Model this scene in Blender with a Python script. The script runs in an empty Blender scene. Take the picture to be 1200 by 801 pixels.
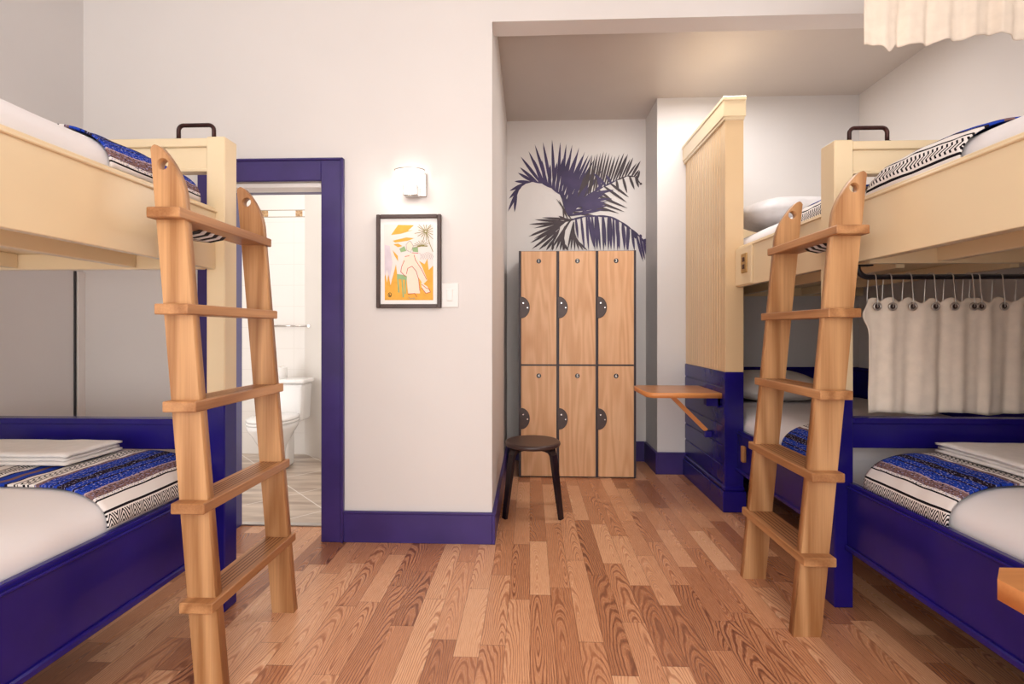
import bpy, bmesh, math, random
from mathutils import Vector, Matrix, noise
random.seed(4)
SC = bpy.context.scene
COL = SC.collection
PI = math.pi

# ------------------------------------------------------------ camera, light, exposure
FPX, CAMH = 575.0, 1.165
cam = bpy.data.cameras.new('camera'); camo = bpy.data.objects.new('camera', cam); COL.objects.link(camo)
camo.location = (0, 0, CAMH)
camo.rotation_euler = (PI / 2, 0, math.atan(21 / FPX))
cam.sensor_width = 36; cam.lens = 36 * FPX / 1200
cam.shift_y = -12.5 / 1200
cam.clip_start = 0.02
SC.camera = camo
SC.view_settings.view_transform = 'Standard'; SC.view_settings.look = 'None'
SC.view_settings.gamma = 1; SC.view_settings.use_curve_mapping = False
SC.view_settings.exposure = 0.34
w = bpy.data.worlds.new('world'); SC.world = w; w.use_nodes = True
w.node_tree.nodes['Background'].inputs[0].default_value = (1.0, 0.985, 0.97, 1)
w.node_tree.nodes['Background'].inputs[1].default_value = 2.75

def area(name, loc, rot, sx, sy, power, col=(1, .96, .92)):
    l = bpy.data.lights.new(name, 'AREA'); l.shape = 'RECTANGLE'; l.size = sx; l.size_y = sy
    l.energy = power; l.color = col
    o = bpy.data.objects.new(name, l); COL.objects.link(o); o.location = loc; o.rotation_euler = rot
    return o
area('ceiling_fill', (0, 0.4, 3.25), (0, 0, 0), 1.6, 1.6, 10, (1, .97, .94))  # unseen area light added overhead to brighten the room
area('alcove_fill', (1.25, 3.3, 3.03), (0, 0, 0), 0.9, 0.5, 18, (1, .97, .95))  # added fill brightening the alcove and right-hand walls, no lamp fixture there
area('bathroom_light', (-1.7, 3.8, 2.9), (0, 0, 0), 0.8, 0.8, 9, (1, .96, .9))

# ------------------------------------------------------------ node helpers
def rgb(r, g, b):
    f = lambda c: (c / 255 / 12.92) if c / 255 <= .04045 else ((c / 255 + .055) / 1.055) ** 2.4
    return (f(r), f(g), f(b), 1)

class N:
    def __init__(s, name):
        s.m = bpy.data.materials.new(name); s.m.use_nodes = True; s.t = s.m.node_tree
        s.b = s.t.nodes['Principled BSDF']
    def n(s, ty, **kw):
        o = s.t.nodes.new(ty)
        for k, v in kw.items(): setattr(o, k, v)
        return o
    def put(s, sock, v):
        if isinstance(v, bpy.types.NodeSocket): s.t.links.new(v, sock)
        elif v is not None: sock.default_value = v
    def math(s, op, a, b=None, c=None):
        o = s.n('ShaderNodeMath', operation=op)
        s.put(o.inputs[0], a); s.put(o.inputs[1], b)
        if c is not None: s.put(o.inputs[2], c)
        return o.outputs[0]
    def coord(s, which='Object'): return s.n('ShaderNodeTexCoord').outputs[which]
    def sep(s, v):
        o = s.n('ShaderNodeSeparateXYZ'); s.put(o.inputs[0], v); return o.outputs
    def comb(s, x, y, z):
        o = s.n('ShaderNodeCombineXYZ')
        for i, v in enumerate((x, y, z)): s.put(o.inputs[i], v)
        return o.outputs[0]
    def mapping(s, v, scale=(1, 1, 1), loc=(0, 0, 0)):
        o = s.n('ShaderNodeMapping'); s.put(o.inputs[0], v); o.inputs['Scale'].default_value = scale
        o.inputs['Location'].default_value = loc; return o.outputs[0]
    def noise(s, v, scale, detail=2, rough=.5):
        o = s.n('ShaderNodeTexNoise'); s.put(o.inputs['Vector'], v); o.inputs['Scale'].default_value = scale
        o.inputs['Detail'].default_value = detail; o.inputs['Roughness'].default_value = rough
        return o.outputs[0]
    def white(s, v, dim='1D'):
        o = s.n('ShaderNodeTexWhiteNoise', noise_dimensions=dim)
        s.put(o.inputs['W' if dim == '1D' else 'Vector'], v); return o.outputs[0]
    def ramp(s, f, stops, const=False):
        o = s.n('ShaderNodeValToRGB'); s.put(o.inputs[0], f); r = o.color_ramp
        if const: r.interpolation = 'CONSTANT'
        while len(r.elements) < len(stops): r.elements.new(1.0)
        for e, (p, c) in zip(r.elements, stops): e.position = p; e.color = c
        return o.outputs[0]
    def mix(s, f, a, b, mode='MIX'):
        o = s.n('ShaderNodeMix', data_type='RGBA', blend_type=mode)
        s.put(o.inputs[0], f); s.put(o.inputs[6], a); s.put(o.inputs[7], b); return o.outputs[2]
    def bump(s, h, strength=.2, dist=.002):
        o = s.n('ShaderNodeBump'); s.put(o.inputs['Height'], h); o.inputs['Strength'].default_value = strength
        o.inputs['Distance'].default_value = dist; s.t.links.new(o.outputs[0], s.b.inputs['Normal'])
    def out(s, col, rough=.5, metal=0, spec=None, coat=None):
        s.put(s.b.inputs['Base Color'], col); s.put(s.b.inputs['Roughness'], rough)
        s.b.inputs['Metallic'].default_value = metal
        if spec is not None: s.b.inputs['Specular IOR Level'].default_value = spec
        if coat: s.b.inputs['Coat Weight'].default_value = coat; s.b.inputs['Coat Roughness'].default_value = .1
        return s.m

def paint(name, c, rough=.5, var=.04, scale=3, bump=.1, **kw):
    q = N(name); co = q.coord()
    f = q.noise(co, scale, 3)
    d = tuple(x * (1 - var) for x in c[:3]) + (1,)
    l = tuple(min(1, x * (1 + var)) for x in c[:3]) + (1,)
    if bump: q.bump(q.noise(co, 60, 3), bump, .001)
    return q.out(q.ramp(f, [(.35, d), (.65, l)]), rough, **kw)

def wood(name, light, dark, axis='z', s=1.0, rings=26, rough=.4, cath=.6, **kw):
    """axis = direction of the grain in object space"""
    q = N(name); co = q.coord()
    k = {'x': (.16, 1, 1), 'y': (1, .13, 1), 'z': (1, 1, .1)}[axis]
    v = q.mapping(co, tuple(a * 5 * s for a in k))
    n1 = q.noise(v, 1.0, 1.5, .4)
    ring = q.math('SINE', q.math('MULTIPLY', n1, rings * 3.0))
    ring = q.math('MULTIPLY_ADD', ring, .5, .5)
    v2 = q.mapping(co, tuple(a * 120 * s if a == 1 else a * 30 * s for a in k))
    n2 = q.noise(v2, 1.0, 3, .6)
    big = q.noise(co, 2.2 * s, 2)
    f = q.math('ADD', q.math('MULTIPLY', ring, cath * .5), q.math('ADD', q.math('MULTIPLY', n2, .5), q.math('MULTIPLY', big, .35)))
    return q.out(q.ramp(f, [(.2, light), (.95, dark)]), rough, **kw)

# ------------------------------------------------------------ materials
M = {}
M['wall'] = paint('wall_paint', rgb(226, 220, 216), .6, .015, 1.5)
M['wall_grey'] = paint('wall_grey_paint', rgb(218, 214, 212), .6, .02, 1.5)
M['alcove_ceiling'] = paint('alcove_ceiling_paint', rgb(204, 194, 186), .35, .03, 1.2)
M['cream'] = paint('cream_paint', rgb(234, 211, 172), .28, .03, 2, coat=.3)
M['blue'] = paint('indigo_gloss_paint', rgb(28, 18, 112), .26, .15, 4, coat=.12, spec=.35)
M['purple'] = paint('indigo_trim_paint', rgb(58, 42, 108), .35, .12, 5)
M['white_lino'] = paint('white_cotton', rgb(233, 228, 228), .85, .02, 3, .15)
M['towel'] = paint('white_towelling', rgb(226, 220, 216), .9, .03, 30, .5)
M['pillow'] = paint('pale_pillow_cotton', rgb(214, 207, 203), .8, .05, 6, .2)
M['grey_pillow'] = paint('grey_satin_cotton', rgb(206, 202, 202), .5, .08, 9, .2)
M['curtain'] = paint('natural_canvas', rgb(240, 224, 206), .85, .04, 20, .3)
M['bronze'] = paint('dark_bronze_metal', rgb(62, 34, 30), .35, .3, 25, 0, metal=.6)
M['black'] = paint('black_metal', rgb(26, 20, 26), .35, .1, 10, 0)
M['gunmetal'] = paint('dark_brown_metal', rgb(74, 58, 54), .4, .1, 20, 0, metal=.2)
M['locker_frame'] = paint('dark_locker_frame', rgb(58, 46, 52), .45, .1, 8, 0)
M['chrome'] = paint('chrome', rgb(205, 200, 196), .15, .03, 8, 0, metal=1.0)
M['silver'] = paint('silver_metal', rgb(196, 190, 184), .3, .03, 8, 0, metal=.8)
M['porcelain'] = paint('white_porcelain', rgb(240, 238, 236), .12, .01, 3, 0)
M['plastic'] = paint('white_plastic', rgb(240, 234, 230), .35, .01, 3, 0)
M['paper'] = paint('white_paper', rgb(243, 241, 238), .8, .01, 3, 0)
M['brown_wood'] = paint('antique_brown_wood', rgb(72, 34, 18), .4, .2, 20, 0)
M['plate'] = paint('antique_brass_plate', rgb(186, 148, 92), .4, .12, 40, 0, metal=.2)
M['stool'] = paint('dark_brown_stain', rgb(66, 46, 42), .38, .12, 6, .1)
M['stool_leg'] = paint('black_brown_stain', rgb(38, 25, 28), .35, .15, 6, .1)
M['mural'] = paint('aubergine_wall_paint', rgb(64, 52, 88), .6, .25, 5, 0)
M['mural_brown'] = paint('sepia_wall_paint', rgb(66, 54, 58), .6, .2, 5, 0)
M['ladder'] = wood('pale_alder_wood', rgb(222, 172, 122), rgb(156, 104, 60), 'z', 1.0, 13, .4, .85)
M['rung'] = wood('pale_alder_rung_wood', rgb(212, 158, 108), rgb(148, 96, 56), 'y', 1.0, 13, .4, .85)
M['groove'] = wood('grooved_dark_wood', rgb(120, 78, 46), rgb(84, 50, 28), 'y', 1.0, 6, .5)
M['door_wood'] = wood('oak_veneer', rgb(236, 190, 146), rgb(206, 150, 102), 'z', 1.6, 16, .45)
M['table'] = wood('birch_top_sheen', rgb(206, 146, 92), rgb(170, 108, 60), 'x', 1.0, 10, .28)  # brownish reflected sheen is put into this darker top colour
M['table_edge'] = wood('birch_edge', rgb(238, 164, 100), rgb(212, 132, 70), 'x', 1.0, 6, .4)

# floor: oak strips along Y
def floor_mat():
    q = N('oak_strip_floor'); x, y, z = q.sep(q.coord())
    W = .092
    fx = q.math('DIVIDE', x, W); row = q.math('FLOOR', fx); rx = q.math('FRACT', fx)
    r1 = q.white(row); r2 = q.white(q.math('ADD', row, 57.3))
    L = q.math('MULTIPLY_ADD', r2, .35, .42)
    fy = q.math('ADD', q.math('DIVIDE', y, L), q.math('MULTIPLY', r1, 7)); colm = q.math('FLOOR', fy); ry = q.math('FRACT', fy)
    idv = q.comb(row, colm, 0)
    t1 = q.white(idv, '3D'); t2 = q.white(q.comb(colm, row, 3.3), '3D')
    jag = q.noise(q.comb(q.math('MULTIPLY', x, 90), q.math('MULTIPLY', y, 30), 0), 1.0, 2, .6)
    wv = q.noise(q.comb(q.math('MULTIPLY', x, 14), q.math('MULTIPLY', y, 3.2), q.math('MULTIPLY', t1, 30)), 1.0, 1.5, .5)
    xl = q.math('ADD', q.math('MULTIPLY', q.math('SUBTRACT', rx, .5), W), q.math('MULTIPLY', q.math('SUBTRACT', q.white(q.math('MULTIPLY', t1, 9.1)), .5), .09))
    sg = q.math('MULTIPLY_ADD', q.math('GREATER_THAN', q.white(q.math('MULTIPLY', t1, 3.7)), .5), 2, -1)
    dd = q.math('MULTIPLY', q.math('ADD', q.math('MULTIPLY', q.math('MULTIPLY', ry, L), sg), q.math('MULTIPLY', t2, .35)), .085)
    rr = q.math('SQRT', q.math('ADD', q.math('MULTIPLY', xl, xl), q.math('MULTIPLY', dd, dd)))
    ph = q.math('ADD', q.math('MULTIPLY', rr, 820), q.math('ADD', q.math('MULTIPLY', wv, 30), q.math('MULTIPLY', jag, 2.4)))
    g = q.math('MULTIPLY_ADD', q.math('SINE', ph), .5, .5)
    g = q.math('POWER', g, 1.8)
    amp = q.math('MULTIPLY_ADD', q.white(q.math('ADD', t1, t2)), .26, .26)
    fine = q.noise(q.comb(q.math('MULTIPLY', x, 260), q.math('MULTIPLY', y, 14), 0), 1.0, 3, .6)
    tone = q.math('ADD', q.math('MULTIPLY', t2, .55), q.math('MULTIPLY', g, amp))
    tone = q.math('ADD', tone, q.math('MULTIPLY', q.math('SUBTRACT', fine, .5), .45))
    c = q.ramp(tone, [(0, rgb(234, 184, 144)), (.3, rgb(212, 152, 112)), (.65, rgb(168, 108, 74)), (1.0, rgb(112, 64, 44))])
    e = q.math('MINIMUM', q.math('MINIMUM', rx, q.math('SUBTRACT', 1, rx)), 1)
    gv = q.math('LESS_THAN', e, .011)
    e2 = q.math('LESS_THAN', q.math('MINIMUM', ry, q.math('SUBTRACT', 1, ry)), .002)
    gv = q.math('MAXIMUM', gv, e2)
    c = q.mix(q.math('MULTIPLY', gv, .55), c, rgb(96, 54, 36))
    q.bump(q.math('MULTIPLY', gv, -1), .3, .001)
    return q.out(c, q.math('MULTIPLY_ADD', g, .08, .27), spec=.45)
M['floor'] = floor_mat()

def bath_floor_mat():
    q = N('wood_look_floor_tile'); x, y, z = q.sep(q.coord())
    a = math.radians(45); u = q.math('ADD', q.math('MULTIPLY', x, math.cos(a)), q.math('MULTIPLY', y, math.sin(a)))
    v = q.math('SUBTRACT', q.math('MULTIPLY', y, math.cos(a)), q.math('MULTIPLY', x, math.sin(a)))
    fu = q.math('FRACT', q.math('DIVIDE', q.math('ADD', u, .1), .46)); fv = q.math('FRACT', q.math('DIVIDE', q.math('ADD', v, .05), .46))
    n = q.noise(q.comb(q.math('MULTIPLY', x, 1.2), q.math('MULTIPLY', y, 9), 0), 1.3, 3, .6)
    c = q.ramp(n, [(.3, rgb(150, 128, 110)), (.7, rgb(216, 200, 184))])
    l = q.math('MAXIMUM', q.math('LESS_THAN', fu, .016), q.math('LESS_THAN', fv, .016))
    c = q.mix(l, c, rgb(232, 226, 220))
    return q.out(c, .3)
M['bath_floor'] = bath_floor_mat()

def tile_mat():
    q = N('cream_wall_tile'); x, y, z = q.sep(q.coord())
    fx = q.math('FRACT', q.math('DIVIDE', q.math('ADD', q.math('ADD', x, y), .06), .3)); fz = q.math('FRACT', q.math('DIVIDE', z, .2))
    low = q.math('LESS_THAN', z, 2.251)
    l = q.math('MULTIPLY', q.math('MAXIMUM', q.math('LESS_THAN', fx, .012), q.math('LESS_THAN', fz, .02)), low)
    c = q.mix(l, rgb(232, 226, 220), rgb(220, 213, 206))
    band = q.math('MULTIPLY', q.math('GREATER_THAN', z, 2.251), q.math('LESS_THAN', z, 2.315))
    bx = q.math('FRACT', q.math('DIVIDE', q.math('ADD', x, 2.555), .332))
    br = q.math('MULTIPLY', band, q.math('LESS_THAN', bx, .2))
    c = q.mix(br, c, q.ramp(q.noise(q.coord(), 60, 2), [(.3, rgb(150, 104, 60)), (.7, rgb(206, 170, 120))]))
    e = q.math('MAXIMUM', q.math('LESS_THAN', q.math('ABSOLUTE', q.math('SUBTRACT', z, 2.251)), .004), q.math('LESS_THAN', q.math('ABSOLUTE', q.math('SUBTRACT', z, 2.315)), .004))
    c = q.mix(e, c, rgb(150, 140, 120))
    return q.out(c, .25)
M['tile'] = tile_mat()
M['tile_plain'] = paint('plain_cream_tile', rgb(232, 226, 220), .25, .01, 2, 0)

def bead_mat(name, c, rough, axis='y'):
    """beadboard: narrow grooves carried by bump and real strips"""
    return paint(name, c, rough, .03, 2, coat=.3)
M['cream_bead'] = bead_mat('cream_beadboard_paint', rgb(228, 196, 152), .35)

# woven blanket: stripes across the cloth (uv.y in metres), weave along it (uv.x in metres)
def blanket_mat():
    q = N('woven_striped_blanket'); uv = q.n('ShaderNodeUVMap'); u, v, _ = q.sep(uv.outputs[0])
    wob = q.noise(q.comb(q.math('MULTIPLY', u, 6), 0, 0), 1.0, 2)
    vv = q.math('ADD', v, q.math('MULTIPLY', q.math('SUBTRACT', wob, .5), .006))
    P = .50
    t = q.math('FRACT', q.math('DIVIDE', vv, P))
    A = (0, 0, 0, 1)
    wh, bk, bl, db = rgb(232, 224, 220), rgb(26, 20, 26), rgb(34, 64, 168), rgb(20, 28, 78)
    br, pk, dk = rgb(128, 98, 96), rgb(184, 158, 160), rgb(38, 26, 34)
    st = [(0, wh), (.048, bk), (.056, wh), (.092, bk), (.098, wh), (.108, br), (.135, pk), (.142, bl), (.172, dk), (.178, bl), (.20, dk),
          (.228, bl), (.24, db), (.246, bl), (.282, br), (.30, wh), (.318, bk), (.323, wh), (.365, bk), (.371, wh), (.392, dk), (.402, bl), (.43, br), (.45, bl), (.475, db), (.485, wh)]
    c = q.ramp(t, [(p / P, k) for p, k in st], True)
    sp = q.noise(q.comb(q.math('MULTIPLY', u, 110), q.math('MULTIPLY', v, 230), 0), 1.0, 1)
    isw = q.math('MULTIPLY', q.math('GREATER_THAN', t, .1 / P), q.math('LESS_THAN', t, .3 / P))
    c = q.mix(q.math('MULTIPLY', isw, q.math('GREATER_THAN', sp, .63)), c, rgb(160, 158, 196))
    c = q.mix(q.math('MULTIPLY', isw, q.math('LESS_THAN', sp, .38)), c, rgb(26, 24, 56))
    tri = q.math('PINGPONG', u, .022)
    z1 = q.math('FRACT', q.math('MULTIPLY', q.math('ADD', q.math('ADD', tri, tri), v), 62))
    pa = q.math('MULTIPLY', q.math('GREATER_THAN', z1, .5), q.math('MULTIPLY', q.math('GREATER_THAN', t, .004 / P), q.math('LESS_THAN', t, .044 / P)))
    c = q.mix(pa, c, bk)
    tri2 = q.math('PINGPONG', q.math('ADD', u, q.math('MULTIPLY', q.math('PINGPONG', v, .012), 1.2)), .009)
    z2 = q.math('GREATER_THAN', tri2, .0052)
    pb = q.math('MULTIPLY', z2, q.math('MULTIPLY', q.math('GREATER_THAN', t, .329 / P), q.math('LESS_THAN', t, .359 / P)))
    c = q.mix(pb, c, bk)
    q.bump(q.noise(q.comb(q.math('MULTIPLY', u, 500), q.math('MULTIPLY', v, 500), 0), 1.0, 1), .4, .002)
    return q.out(c, .95, spec=.1)
M['blanket'] = blanket_mat()

q = N('lamp_glass'); q.b.inputs['Emission Color'].default_value = (1, .95, .88, 1); q.b.inputs['Emission Strength'].default_value = 1.2
M['lamp'] = q.out(q.ramp(q.noise(q.coord(), 4), [(0, rgb(250, 246, 240)), (1, rgb(255, 252, 248))]), .3)

# ------------------------------------------------------------ object helpers
def tag(o, label=None, cat=None, group=None, kind=None):
    if label: o['label'] = label
    if cat: o['category'] = cat
    if group: o['group'] = group
    if kind: o['kind'] = kind
    return o

def thing(name, label, cat, loc=(0, 0, 0), group=None):
    o = bpy.data.objects.new(name, None); COL.objects.link(o); o.location = loc; o.empty_display_size = .1
    return tag(o, label, cat, group)

def wloc(p):
    v = Vector((0, 0, 0))
    while p: v += p.location; p = p.parent
    return v

def fin(name, bm, mat, parent=None, smooth=False, loc=None):
    """bm holds world coordinates; the object's origin is loc (top level) or the parent's origin"""
    org = wloc(parent) if parent else Vector(loc or (0, 0, 0))
    if org.length: bmesh.ops.translate(bm, verts=bm.verts, vec=-org)
    bmesh.ops.recalc_face_normals(bm, faces=bm.faces)
    me = bpy.data.meshes.new(name); bm.to_mesh(me); bm.free()
    if isinstance(mat, list):
        for k in mat: me.materials.append(k)
    else: me.materials.append(mat)
    if smooth:
        for p in me.polygons: p.use_smooth = True
    o = bpy.data.objects.new(name, me); COL.objects.link(o)
    if parent: o.parent = parent
    elif loc: o.location = loc
    return o

def box(bm, x0, x1, y0, y1, z0, z1, bev=.003, seg=1, mi=0):
    b = bmesh.new(); bmesh.ops.create_cube(b, size=1)
    for v in b.verts:
        v.co = ((x0 + x1) / 2 + v.co.x * (x1 - x0), (y0 + y1) / 2 + v.co.y * (y1 - y0), (z0 + z1) / 2 + v.co.z * (z1 - z0))
    if bev: bmesh.ops.bevel(b, geom=b.edges[:], offset=min(bev, .45 * min(abs(x1 - x0), abs(y1 - y0), abs(z1 - z0))), segments=seg, affect='EDGES', profile=.5)
    merge(bm, b, mi); return bm

def merge(bm, b, mi=0, mat=None):
    if mat is not None: bmesh.ops.transform(b, matrix=mat, verts=b.verts)
    mp = {}
    for v in b.verts: mp[v] = bm.verts.new(v.co)
    for f in b.faces:
        try:
            nf = bm.faces.new([mp[v] for v in f.verts]); nf.material_index = mi; nf.smooth = f.smooth
        except ValueError: pass
    b.free()

def B(x0, x1, y0, y1, z0, z1, bev=.003, seg=1): return box(bmesh.new(), x0, x1, y0, y1, z0, z1, bev, seg)

def tube(bm, pts, r, n=10, cap=True, mi=0):
    pts = [Vector(p) for p in pts]; rings = []
    d0 = (pts[1] - pts[0]).normalized(); up = Vector((0, 0, 1)) if abs(d0.z) < .9 else Vector((1, 0, 0))
    a = d0.cross(up).normalized()
    for i, p in enumerate(pts):
        d = ((pts[min(i + 1, len(pts) - 1)] - p).normalized() + (p - pts[max(i - 1, 0)]).normalized())
        d = d.normalized(); a = (a - d * a.dot(d)).normalized(); b = d.cross(a)
        rr = r[i] if isinstance(r, (list, tuple)) else r
        rings.append([bm.verts.new(p + (a * math.cos(2 * PI * k / n) + b * math.sin(2 * PI * k / n)) * rr) for k in range(n)])
    for i in range(len(rings) - 1):
        for k in range(n):
            f = bm.faces.new([rings[i][k], rings[i][(k + 1) % n], rings[i + 1][(k + 1) % n], rings[i + 1][k]]); f.smooth = True; f.material_index = mi
    if cap:
        bm.faces.new(rings[0][::-1]).material_index = mi; bm.faces.new(rings[-1]).material_index = mi
    return bm

def lathe(bm, prof, c, n=32, sx=1, sy=1, cap=True):
    rings = [[bm.verts.new((c[0] + r * sx * math.cos(2 * PI * k / n), c[1] + r * sy * math.sin(2 * PI * k / n), c[2] + z)) for k in range(n)] for r, z in prof]
    for i in range(len(rings) - 1):
        for k in range(n):
            bm.faces.new([rings[i][k], rings[i][(k + 1) % n], rings[i + 1][(k + 1) % n], rings[i + 1][k]]).smooth = True
    if cap: bm.faces.new(rings[0][::-1]); bm.faces.new(rings[-1])
    return bm

def disc(c, r, y0, y1, n=20):
    """cylinder along Y"""
    bm = bmesh.new(); return tube(bm, [(c[0], y0, c[1]), (c[0], y1, c[1])], r, n)

def outline(loops, depth, to3):
    """filled outline with holes (list of 2D loops), extruded by depth; to3(u, v, t) -> world point, t in 0..1"""
    cu = bpy.data.curves.new('o', 'CURVE'); cu.dimensions = '2D'; cu.fill_mode = 'BOTH'; cu.extrude = .5
    for L in loops:
        s = cu.splines.new('POLY'); s.points.add(len(L) - 1); s.use_cyclic_u = True
        for p, c in zip(s.points, L): p.co = (c[0], c[1], 0, 1)
    o = bpy.data.objects.new('o', cu); COL.objects.link(o)
    dg = bpy.context.evaluated_depsgraph_get(); dg.update()
    me = bpy.data.meshes.new_from_object(o.evaluated_get(dg), depsgraph=dg)
    bm = bmesh.new(); bm.from_mesh(me)
    bpy.data.objects.remove(o); bpy.data.curves.remove(cu); bpy.data.meshes.remove(me)
    bmesh.ops.remove_doubles(bm, verts=bm.verts, dist=1e-5)
    for v in bm.verts: v.co = Vector(to3(v.co.x, v.co.y, v.co.z + .5))
    return bm

def text_bm(s, size, to3, depth=.0008):
    cu = bpy.data.curves.new('t', 'FONT'); cu.body = s; cu.size = size; cu.align_x = 'CENTER'; cu.align_y = 'CENTER'; cu.offset = size * .02
    o = bpy.data.objects.new('t', cu); COL.objects.link(o)
    dg = bpy.context.evaluated_depsgraph_get(); dg.update()
    me = bpy.data.meshes.new_from_object(o.evaluated_get(dg), depsgraph=dg)
    bm = bmesh.new(); bm.from_mesh(me); bpy.data.objects.remove(o); bpy.data.curves.remove(cu); bpy.data.meshes.remove(me)
    for v in bm.verts: v.co = Vector(to3(v.co.x, v.co.y))
    return bm

def S(name, bm, mat, parent=None):
    o = fin(name, bm, mat, parent)
    return tag(o, kind='structure') if not parent else o

# ------------------------------------------------------------ setting
YW, YWB = 2.691, 2.825          # front wall faces
XL, XR = -2.53, 2.65
YN, YB = 4.447, 4.052           # niche back wall, alcove back wall
ZC, ZA, ZH = 3.30, 3.07, 2.865
S('floor', B(-2.7, 2.9, -1.9, YW + .21, -.1, 0, 0), M['floor'])
bm = B(-.208, 2.9, YW + .21, 4.7, -.1, 0, 0); S('floor', bm, M['floor'])
S('ceiling', B(-2.7, 2.9, -1.9, YWB, ZC, ZC + .1, 0), M['wall'])
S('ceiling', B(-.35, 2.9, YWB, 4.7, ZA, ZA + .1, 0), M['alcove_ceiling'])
# front wall with doorway
DX0, DX1, DZ = -1.742, -1.154, 1.998
bm = bmesh.new()
box(bm, XL - .12, DX0, YW, YW + .2, 0, ZC, 0); box(bm, DX1, -.208, YW, YW + .2, 0, ZC, 0); box(bm, DX0, DX1, YW, YW + .2, DZ, ZC, 0)
S('wall_front', bm, M['wall'])
S('wall_header', B(-.208, XR, YW, YWB, ZH, ZC, 0), M['wall'])
S('wall_alcove_left', B(-.33, -.208, YW + .2, YN + .12, 0, ZA + .05, 0), M['wall'])
S('wall_niche', B(-.208, 1.04, YN, YN + .12, 0, ZA, 0), M['wall'])
S('wall_back', B(1.04, XR + .12, YB, YN + .12, 0, ZA, 0), M['wall_grey'])
S('wall_left', B(XL - .12, XL, -1.9, YW, 0, ZC, 0), M['wall_grey'])
bm = B(XR, XR + .12, 3.22, YB, 0, ZC, 0); box(bm, XR - .012, XR + .12, -1.9, 3.22, 0, ZC, 0)
S('wall_right', bm, M['wall'])
S('trim_corner_and_gap', B(XL, XL + .014, YW - .046, YW, .3, 1.5, .003), M['wall'])
S('trim_corner_and_gap', B(XL, XL + .006, YW - .06, YW - .048, .3, 1.5, .001), M['black'])  # shade of the gap beside the trim, put in as a black strip
# indigo base boards
def baseboard(name, x0, x1, y0, y1, h, cap=.008):
    bm = B(x0, x1, y0, y1, 0, h - .012, .002)
    dx = .004 if (x1 - x0) < (y1 - y0) else 0; dy = .004 if not dx else 0
    box(bm, x0 - dx, x1 + dx, y0 - dy, y1, h - .012, h, .003)
    return S(name, bm, M['purple'])
baseboard('baseboard_front', -1.036, -.206, YW - .016, YW, .172)
baseboard('baseboard_alcove_left', -.206, -.19, YW - .016, YN, .172)
baseboard('baseboard_niche', -.19, 1.024, YN - .016, YN, .18)
baseboard('baseboard_pilaster', 1.024, 1.04, YB - .016, YN - .016, .18)
baseboard('baseboard_back', 1.04, 1.285, YB - .016, YB, .18)
# indigo wainscot behind the right-hand beds
bm = B(1.42, XR - .016, YB - .02, YB, 0, .87, .002); box(bm, 1.42, XR - .016, YB - .028, YB, .85, .878, .004)
S('trim_wainscot_back', bm, M['blue'])
bm = B(XR - .032, XR - .0125, .3, YB, 0, .87, .002); box(bm, XR - .04, XR - .0125, .3, YB, .85, .878, .004)
S('trim_wainscot_right', bm, M['blue'])

# doorway casing
dr = S('door_1', B(DX1, -1.04, YW - .02, YW, 0, 2.112, .004), M['purple'])
bm = B(-1.856, DX0, YW - .02, YW, 0, 2.112, .004)
tag(fin('door_casing', bm, M['purple'], dr))
bm = B(DX0, DX1, YW - .02, YW, DZ, 2.112, .004); fin('door_casing', bm, M['purple'], dr)
bm = B(-1.042, -1.028, YW - .03, YW, 0, 2.12, .004); box(bm, -1.868, -1.028, YW - .03, YW, 2.108, 2.122, .004); fin('door_moulding', bm, M['purple'], dr)
bm = bmesh.new(); box(bm, DX0, DX0 + .012, YW, YW + .2, 0, DZ, .002); box(bm, DX0, DX1, YW + .11, YW + .2, DZ - .016, DZ, .002)
fin('door_jamb', bm, M['purple'], dr)
fin('door_track', B(DX0 + .012, DX1 - .012, YW + .01, YW + .1, DZ - .03, DZ - .002, .004), M['plastic'], dr)
fin('door_threshold', B(DX0, DX1, YW + .19, YW + .235, 0, .008, .003), M['silver'], dr)

# bathroom beyond the doorway
YT = 4.58
S('floor_bathroom', B(-3.4, -.33, YW + .21, YT + .1, -.1, 0, 0), M['bath_floor'])
S('wall_bathroom_back', B(-3.4, -2.13, YT, YT + .1, 0, 3.0, 0), M['tile'])
# angled tiled return to the right of the toilet
bm = bmesh.new()
a, b_ = Vector((-2.134, YT, 0)), Vector((-1.146, 3.86, 0))
d = (b_ - a).normalized(); nn = Vector((-d.y, d.x, 0))
vs = [a, b_, b_ + nn * .1, a + nn * .1]
lo = [bm.verts.new(v) for v in vs]; hi = [bm.verts.new(v + Vector((0, 0, 3.0))) for v in vs]
bm.faces.new(lo); bm.faces.new(hi)
for i in range(4): bm.faces.new([lo[i], lo[(i + 1) % 4], hi[(i + 1) % 4], hi[i]])
S('wall_bathroom_right', bm, M['tile_plain'])
S('wall_bathroom_left', B(-3.5, -3.4, YW + .2, YT + .1, 0, 3.0, 0), M['tile'])
S('ceiling_bathroom', B(-3.5, -.33, YW + .2, YT + .1, 3.0, 3.1, 0), M['wall'])

# ------------------------------------------------------------ bedding helpers
def mat_profile(h, W, rx=.20, rz=.11, off=0):
    """cross-section of a made-up mattress, from aisle side bottom over the top to the wall side; (distance from aisle side, height)"""
    P = [(-off, .03 - off), (-off, h - rz)]
    for k in range(1, 10):
        a = k / 9 * PI / 2; P.append((rx - (rx + off) * math.cos(a), h - rz + (rz + off) * math.sin(a)))
    n = 14
    for k in range(1, n + 1): P.append((rx + (W - .06 - rx) * k / n, h + off))
    for k in range(1, 5):
        a = k / 4 * PI / 2; P.append((W - .06 + .06 * math.sin(a), h - .06 + .06 * math.cos(a) + off * (1 - k / 4)))
    P.append((W, .02))
    return P

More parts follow.
